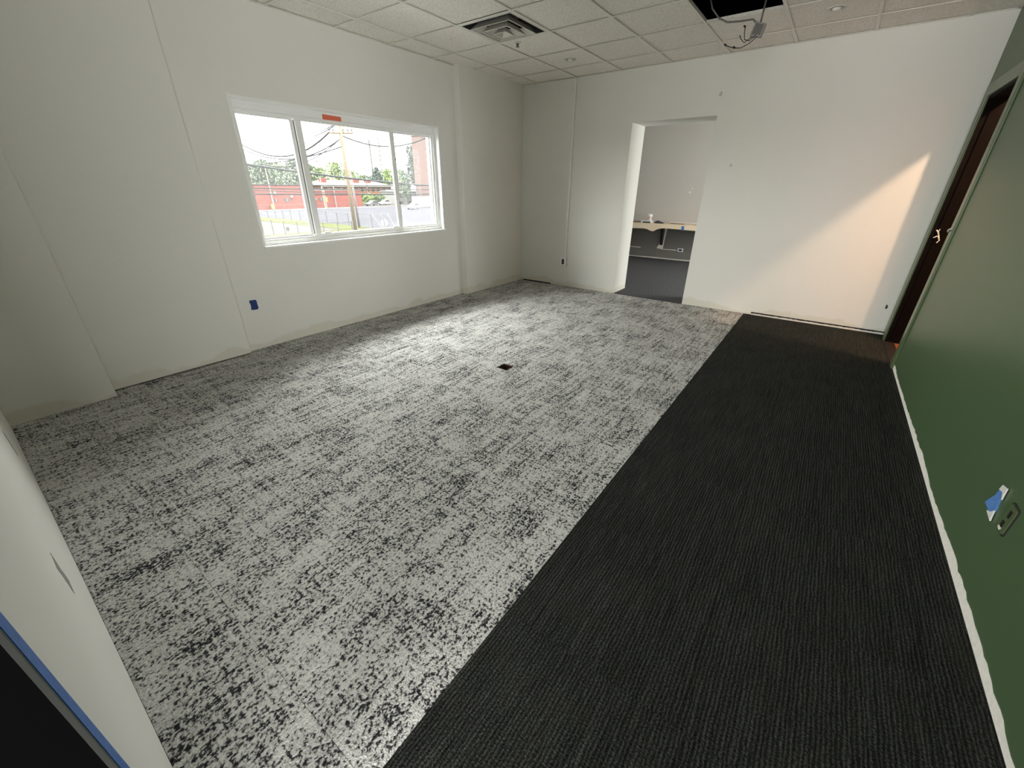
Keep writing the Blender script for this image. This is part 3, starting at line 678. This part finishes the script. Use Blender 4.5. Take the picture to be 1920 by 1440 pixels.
# pale brick tower and container
p0 = on(0, -109, 778, 340)
bt2 = thing('brick_tower', 'tall pale pink brick building end rising beside the tree', 'building', (-100, p0.y, GZ))
zt3 = ztop(-100, p0.y, 240)-GZ
bx('wall', PALEB, bt2, -9, 0, 0, 40, 0, zt3); bx('coping', ROOFW, bt2, -9.2, .2, -.2, 40.2, zt3, zt3+.4)
for zz in (4, 7.5, 11): w_ = bx('window', WIND, bt2, -.05, .06, 7.5, 9, zz, zz+1.7); bx('window_sill', ROOFW, w_, .06, .2, 7.4, 9.1, zz-.15, zz)
c0 = gp(784, 389.5); c1 = on(0, c0.x, 809, 389)
cn = thing('shipping_container', 'faded mauve corrugated container standing by the road', 'container', (c0.x, c0.y, GZ))
CONT = mat('faded_mauve_paint', (.095, .066, .076), .7, noise=.12, scale=1); hc = ztop(c0.x, c0.y, 368)-GZ; Lc = c1.y-c0.y
bx('body', CONT, cn, -2.4, 0, 0, Lc, .1, hc)
k = int(Lc/.45)
for i in range(k): bx('rib', CONT, cn, 0, .07, i*Lc/k+.08, i*Lc/k+.26, .2, hc-.15)
bx('top_rail', CONT, cn, -2.45, .09, -.02, Lc+.02, hc-.12, hc); bx('foot', IRON, cn, -2.3, -.1, .05, Lc-.05, 0, .1)

# cars
def car(label, u, v, col, ang=90):
    p = gp(u, v); c = thing('parked_car', label, 'car', (p.x, p.y, GZ), 'cars parked beyond the road'); c.rotation_euler.z = math.radians(ang)
    body = mat('car_paint_'+label.split()[0], col, .3); 
    prof = [(-2.2, .35), (-2.25, .75), (-1.95, .95), (-1.2, 1.02), (1.15, 1.0), (2.0, .9), (2.25, .7), (2.25, .35)]
    MB().prism([(x, -.85, z) for x, z in prof], (0, 1.7, 0)).build('body', body, c, bevel=.08)
    cab = [(-1.75, 1.0), (-1.2, 1.48), (.25, 1.5), (1.1, 1.0)]
    MB().prism([(x, -.74, z) for x, z in cab], (0, 1.48, 0)).build('cabin', WIND, c, bevel=.05)
    MB().prism([(-1.25, -.70, 1.47), (-1.15, -.70, 1.54), (.2, -.70, 1.55), (.32, -.70, 1.47)], (0, 1.40, 0)).build('roof', body, c)
    for x in (-1.4, 1.4):
        for y in (-.88, .70): 
            wh = MB().tube([(x, y, .33), (x, y+.18, .33)], .33, 16).build('wheel', IRON, c); MB().tube([(x, y-.01, .33), (x, y+.19, .33)], .18, 12).build('hub_cap', SIGNW, wh)
    for y in (-.6, .6): bx('headlamp', SIGNW, c, 2.2, 2.28, y-.18, y+.18, .62, .78)
car('dark grey parked car nose to the road beside the hedge', 699, 386.5, (.02, .02, .024), -80)
car('white parked car beside the dark grey one', 722, 384.5, (.16, .16, .165), -75)
car('blue grey parked car in front of the container', 776, 392.5, (.055, .065, .07), -70)

# hedge and trees
def leafmat(n, c): return mat(n, c, .8, noise=.35, scale=1.1, spec=.2)
LM = [leafmat('light_green_leaf', (.060, .085, .024)), leafmat('mid_green_leaf', (.042, .062, .025)), leafmat('grey_green_leaf', (.042, .056, .036)), leafmat('dark_green_leaf', (.022, .033, .024))]
def foliage(blobs, n, size, rnd):
    b = MB()
    for (c, r) in blobs:
        for _ in range(n):
            a = rnd.uniform(0, 2*math.pi); z = rnd.uniform(-1, 1); q = math.sqrt(1-z*z); k = rnd.uniform(.55, 1.08)
            p = Vector((c[0]+r*k*q*math.cos(a), c[1]+r*k*q*math.sin(a), c[2]+r*.9*k*z))
            e = Vector((rnd.gauss(0, 1), rnd.gauss(0, 1), rnd.gauss(0, 1))).normalized(); f = e.orthogonal().normalized(); s = size*rnd.uniform(.6, 1.4)
            b.add([p-e*s, p+f*s*.45, p+e*s, p-f*s*.45], [(0, 1, 2, 3)])
    return b
def tree(label, u, vtop, dist, wpx, m, group='trees beyond the buildings', trunk=.2, n=120, nb=14, leaf=.5):
    rnd = random.Random(int(u*7+vtop)); P = far(u, vtop, dist); R = wpx*dist/930/2; hgt = P.z-GZ
    t = thing('leafy_tree', label, 'tree', (P.x, P.y, GZ), group); low_ = max(hgt*.22, 1.5); blobs = []
    for i in range(nb):
        f = (i+.5)/nb; z = low_+(hgt-low_)*(.12+.80*f); rr = R*math.sin(math.pi*(.18+.72*f))**.8
        a = i*2.4; k = rnd.uniform(.3, .75); br_ = rr*rnd.uniform(.45, .65)+.3
        blobs.append(((rr*k*math.cos(a), rr*k*math.sin(a), min(z, hgt-br_*.9)), br_))
    foliage(blobs, n, leaf, rnd).build('crown', m, t)
    MB().tube([(0, 0, 0), (.05, .1, hgt*.4), (0, 0, hgt*.8)], trunk, 8, trunk*.3).build('trunk', GREYP, t)
    for c, r in blobs[::4]: MB().tube([(0, 0, hgt*.3), (c[0]*.9, c[1]*.9, c[2])], trunk*.4, 6, .05).build('branch', GREYP, t)
    return t
for u, v, d, wp, k, lab in (
    (462, 305, 205, 60, 2, 'grey green tree behind the near end of the red building'),
    (490, 299, 156, 44, 2, 'broad grey green tree above the red building roof'),
    (518, 303, 240, 46, 1, 'mid green tree between two taller crowns above the red building'),
    (548, 297, 166, 44, 2, 'rounded grey green tree standing highest over the red roof'),
    (575, 306, 200, 40, 1, 'mid green tree behind the first window mullion'),
    (598, 312, 245, 36, 0, 'light green tree behind the double arm street lamp'),
    (626, 302, 225, 44, 0, 'tall light green tree behind the main utility pole'),
    (655, 318, 250, 36, 0, 'low light green tree right behind the orange brick house'),
    (680, 328, 228, 30, 1, 'small mid green tree behind the house chimneys'),
    (704, 312, 222, 22, 3, 'dark pointed conifer between the two radio masts'),
    (724, 316, 250, 30, 0, 'light green tree next to the dark conifer'),
    (748, 316, 260, 34, 2, 'grey green tree behind the second window mullion'),
    (773, 266, 160, 34, 3, 'tall dark tree leaning against the pale brick tower'),
    (757, 330, 150, 22, 2, 'small grey green tree left of the brick tower')):
    tree(lab, u, v, d, wp, LM[k])
for u, v, d, wp, k, lab in ((688, 362, 128, 16, 0, 'clipped light green bush behind the parked cars'), (722, 362, 128, 22, 0, 'wide light green bush at the end of the orange house'), (768, 364, 108, 16, 1, 'round green bush beside the white garage')):
    P = gp(u, 386); rnd = random.Random(u); zt_ = ztop(P.x-(9 if u < 760 else 16), P.y, v)-GZ; R = wp*P.length/930/2
    t = thing('hedge_bush', lab, 'bush', (P.x-(9 if u < 760 else 16), P.y, GZ), 'bushes behind the cars')
    bl = [((rnd.uniform(-1, 1), -R+2*R*(i+.5)/5, zt_*.5), zt_*.5) for i in range(5)]
    foliage(bl, 160, .35, rnd).build('leaves', LM[k], t); MB().tube([(0, 0, 0), (0, 0, zt_*.6)], .12, 6).build('stem', GREYP, t)

# fences
def fence(label, pts, vtops, wires=3, rail=True):
    base = pts[0]; f = thing('chain_fence', label, 'fence', (base.x, base.y, GZ)); tops = []
    for p, v in zip(pts, vtops):
        z = min(3.2, max(1.2, ztop(p.x, p.y, v)-GZ)); q = p-base
        MB().tube([(q.x, q.y, 0), (q.x, q.y, z)], .055, 8).build('post', IRON, f); tops.append(Vector((q.x, q.y, z-.05)))
    if rail:
        for a, c in zip(tops, tops[1:]): MB().tube([a, c], .03, 6).build('rail', IRON, f)
    for a, c in zip(tops, tops[1:]):
        for k in range(wires): 
            h = .25+.35*k; MB().tube([(a.x, a.y, h*a.z), (c.x, c.y, h*c.z)], .008, 4).build('fence_wire', IRON, f)
    return f
A = [gp(*q) for q in ((488, 409), (504, 410), (518, 410.5), (532, 411), (547, 412), (564, 413.3), (589, 414.5), (614, 417.5), (634, 420), (655, 423), (699, 430))]
fence('iron post fence running along the grass strip by the road', A, (394, 394, 394, 393.5, 393.5, 394.5, 394.5, 396, 398, 399.5, 401))
A = [gp(*q) for q in ((490, 443), (514, 441), (536, 441), (560, 438), (582, 437), (608, 436), (635, 435), (661, 433))]
fence('iron post fence turning the corner near the utility pole', A, (412, 412, 414, 416.5, 418, 421, 423.5, 426))
A = [gp(u, v) for u, v in ((475, 398), (497, 396.5), (533, 395.5), (557, 394.5), (580, 393.5), (600, 393), (616, 392), (636, 391.5), (654, 391), (672, 390))]
fence('low iron post fence standing before the red brick wall', A, (386, 384.5, 384, 382.5, 382, 382, 380.5, 380.5, 380, 380), 1)

# poles
mp_ = gp(667, 433)
up = thing('utility_pole', 'tall brown wooden utility pole with cross arm and insulators', 'pole', (mp_.x, mp_.y, GZ))
zp = ztop(mp_.x, mp_.y, 238)-GZ
MB().tube([(0, 0, 0), (0, 0, zp+1.5)], .25, 12, .19).build('shaft', WOODP, up, smooth=True)
def at_pole(u, v): return on(0, mp_.x, u, v) - Vector((mp_.x, mp_.y, GZ))
a, c = at_pole(617, 249), at_pole(661, 250)
MB().tube([a, c], .13, 6).build('cross_arm', WOODP, up)
INS = mat('grey_insulator', (.05, .05, .05), .4)
for u in (618, 625, 644, 653, 660):
    p = at_pole(u, 249.5); MB().lathe([(.06, 0), (.15, .12), (.09, .22), (.16, .36), (.06, .56), (0, .6)], 10, p).build('insulator', INS, up)
p = at_pole(594, 301.5); q = Vector((0, 0, ztop(mp_.x, mp_.y, 306)-GZ))
MB().tube([q, q.lerp(p, .5)+Vector((0, 0, .18)), p], .04, 6).build('lamp_arm', GREYP, up); 
MB().lathe([(0, 0), (.16, .02), (.2, .1), (.08, .18), (0, .18)], 10, p-Vector((0, 0, .12))).build('lamp_head', GREYP, up)
p2_ = gp(674, 427)
gpole = thing('grey_support_pole', 'leaning grey wooden pole standing beside the brown utility pole', 'pole', (p2_.x, p2_.y, GZ))
e = on(0, p2_.x, 656, 318)-Vector((p2_.x, p2_.y, GZ))
MB().tube([(0, 0, 0), e], .18, 12, .12).build('shaft', GREYP, gpole, smooth=True); MB().tube([e-Vector((.3, .3, .3)), e+Vector((.3, .3, -.3))], .05, 6).build('bracket', GREYP, gpole)
for u0, u1, lab in ((700, 690, 'near steel radio mast rising over the trees'), (717, 708, 'far thin radio mast rising over the trees')):
    P = far(u0, 330, 275); t = thing('radio_mast', lab, 'mast', (P.x, P.y, GZ)); z = ztop(P.x, P.y, 262 if u0 == 700 else 258)-GZ; r = .55 if u0 == 700 else .36
    MB().tube([(0, 0, 0), (0, 0, z)], r, 6).build('shaft', GREYP, t)
    for k in range(6): MB().tube([(-.5, 0, z*(.4+.1*k)), (.5, 0, z*(.4+.1*k))], .06, 4).build('step', GREYP, t)
    if u0 == 700: bx('antenna', GREYP, t, -.4, .4, -.4, .4, z-.6, z)
P = far(686, 335, 170); t = thing('distant_power_pole', 'small dark power pole with cross arm over the orange house', 'pole', (P.x, P.y, GZ)); z = ztop(P.x, P.y, 311)-GZ
MB().tube([(0, 0, 0), (0, 0, z)], .18, 8).build('shaft', GREYP, t); MB().tube([(-.6, -1.4, z-.5), (.6, 1.4, z-.5)], .1, 6).build('cross_arm', GREYP, t)
for k in (-1, 0, 1): MB().tube([(.5*k, 1.2*k, z-.5), (.5*k, 1.2*k, z+.3)], .08, 6).build('insulator', INS, t)
# street lamps
P = far(602, 345, 128); t = thing('street_lamp', 'pale green street lamp with two curved arms', 'street lamp', (P.x, P.y, GZ)); z = ztop(P.x, P.y, 332)-GZ
MB().tube([(0, 0, 0), (0, 0, z)], .14, 8).build('pole', LAMPG, t)
for s in (-1, 1):
    MB().tube([(0, 0, z-.3), (.2*s, .35*s, z+.5), (.6*s, 1.0*s, z+1.0), (1.1*s, 2.0*s, z+1.1)], .07, 6).build('arm', LAMPG, t)
    bx('lamp_head', LAMPG, t, 1.1*s-.2, 1.1*s+.2, 2.0*s-.5, 2.0*s+.5, z+1.0, z+1.2)
P = far(624, 345, 135); t = thing('street_lamp', 'small white T-shaped lamp post behind the red building', 'street lamp', (P.x, P.y, GZ)); z = ztop(P.x, P.y, 334)-GZ
MB().tube([(0, 0, 0), (0, 0, z)], .12, 8).build('pole', STUC, t); bx('lamp_head', STUC, t, -.3, .3, -.9, .9, z, z+.2)
for u, vb, vt, lab in ((515, 393, 310, 'cream signal pole before the red brick building'), (613, 391, 357, 'pole carrying a yellow signal box before the red wall')):
    P = gp(u, vb); t = thing('signal_pole', lab, 'pole', (P.x, P.y, GZ)); z = ztop(P.x, P.y, vt)-GZ
    MB().tube([(0, 0, 0), (0, 0, z)], .15 if u == 515 else .13, 8, .09).build('shaft', mat('cream_pole_paint', (.13, .115, .09), .7), t)
    vv = 387 if u == 515 else 374; zz = ztop(P.x, P.y, vv)-GZ
    bx('signal_box', YEL, t, .12, .5, -.35 - (.5 if u == 515 else 0), .35 - (.5 if u == 515 else 0), zz-.6, zz+.6); bx('bracket', IRON, t, -.1, .14, -.5, .1, zz-.05, zz+.05)
P = gp(508, 396)
P = gp(541, 437.5); t = thing('fire_hydrant', 'small grey hydrant behind the near fence', 'hydrant', (P.x, P.y, GZ))
MB().lathe([(.22, 0), (.16, .08), (.15, .6), (.2, .64), (.17, .8), (.06, .92), (0, .94)], 12).build('barrel', GREYP, t, smooth=True)
for s in (-1, 1): MB().tube([(0, .1*s, .5), (0, .28*s, .5)], .07, 8).build('outlet_cap', GREYP, t)
# stop sign seen from behind, its braces
P = gp(722, 431); t = thing('stop_sign', 'back of an octagonal road sign on a dark post', 'sign', (P.x, P.y, GZ)); t.rotation_euler.z = math.atan2(CAM.y-P.y, CAM.x-P.x)
zc = ztop(P.x, P.y, 418)-GZ; R = .47
MB().prism([(-.04, R*math.cos(math.pi/8+i*math.pi/4), zc+R*1.02*math.sin(math.pi/8+i*math.pi/4)) for i in range(8)], (-.02, 0, 0)).build('plate', SIGNW, t)
MB().tube([(0, 0, 0), (0, 0, ztop(P.x, P.y, 402)-GZ)], .035, 8).build('post', IRON, t)
for (u0, v0), (u1, v1), blab in (((698, 403), (716, 428), 'long white guy brace slanting from the fence end to the octagonal sign foot'), ((714, 401), (720, 411), 'short white guy brace ending behind the octagonal sign'), ((726, 401), (741, 426), 'white guy brace slanting away past the octagonal sign to the mullion')):
    a = gp(u1, v1); b2 = on(0, a.x, u0, v0); t = thing('guy_brace', blab, 'brace', a, 'guy braces by the sign')
    MB().tube([(0, 0, 0), b2-a], .045, 6).build('rod', SIGNW, t); MB().lathe([(0, 0), (.12, 0), (.12, .1), (.0, .12)], 8).build('anchor', SIGNW, t)

# overhead cables: 3d spans between pole-height points
def cable(label, a, c, sag, r, grp='overhead cables'):
    pts = []
    for i in range(17):
        f = i/16; p = a.lerp(c, f); pts.append((p.x, p.y, p.z-sag*4*f*(1-f)))
    o = MB().tube(pts, r*2.5, 5).build('overhead_cable', WIREM, smooth=True); tag(o, label, 'cable', grp)
def X(u, v, x): return on(0, x, u, v)
cable('thick dark cable crossing the whole window in front of the trees', X(440, 304.5, -20), X(830, 349, -20), .15, .022)
TOPL, TOPR = X(618, 247, mp_.x), X(661, 247, mp_.x)
cable('heavy cable sagging from the cross arm towards the street end', TOPL, X(455, 272, -62), 1.9, .045)
cable('thin cable sagging from the brown pole towards the street end', X(636, 262, mp_.x), X(455, 280, -62), 1.6, .03)
cable('thin cable leaving the cross arm upwards over the near lot', X(590, 250, -40), X(640, 224, -25), .1, .018)
cable('second thin cable rising beside the first over the near lot', X(588, 256, -40), X(640, 226, -25), .1, .02)
cable('faint cable sagging low above the treetops on the street side', X(640, 258, mp_.x), X(455, 292, -70), 2.2, .025)
cable('short cable dropping toward the treetops behind the first lite', X(640, 275, mp_.x), X(500, 306, -62), .3, .03)
cable('heavy cable sagging from the brown pole past the radio masts', X(640, 254, mp_.x), X(830, 240, -40), 1.6, .035)
cable('thin cable running from the cross arm past the radio masts', TOPR, X(830, 247, -40), .6, .018)
cable('guy wire slanting from the pole top over the orange house', X(640, 258, mp_.x), X(676, 322, -75), 0, .02)
cable('second guy wire slanting beside the first over the orange house', X(650, 258, mp_.x), X(682, 316, -75), 0, .02)
for va, vb, x, r, lab in ((352.5, 355, -60, .035, 'upper dark cable level with the red building roof'), (363.5, 363, -60, .04, 'lower dark cable across the red brick wall'), (345.5, 347.5, -60, .03, 'pale cable along the roof line of the orange house'), (356, 366, -66, .025, 'thin cable slanting across the red brick wall')):
    cable(lab, X(455, va, x), X(830, vb, x), .12, r)

# poles that carry the level cables at both ends of their span
for x, u, vtop, lab in ((-60, 455, 338, 'wooden street pole carrying the level cables at the gravel lot end'), (-60, 830, 338, 'wooden street pole carrying the level cables past the brick tower'),
                        (-20, 440, 296, 'near wooden pole holding the thick dark cable at the lot end'), (-20, 830, 340, 'near wooden pole holding the thick dark cable past the tower end')):
    P = X(u, 350, x); t = thing('street_pole', lab, 'pole', (P.x, P.y, GZ)); z = ztop(P.x, P.y, vtop)-GZ
    MB().tube([(0, 0, 0), (0, 0, z)], .15, 10, .11).build('shaft', GREYP, t, smooth=True)
    MB().tube([(-.6, 0, z-.3), (.6, 0, z-.3)], .05, 6).build('cross_arm', GREYP, t)
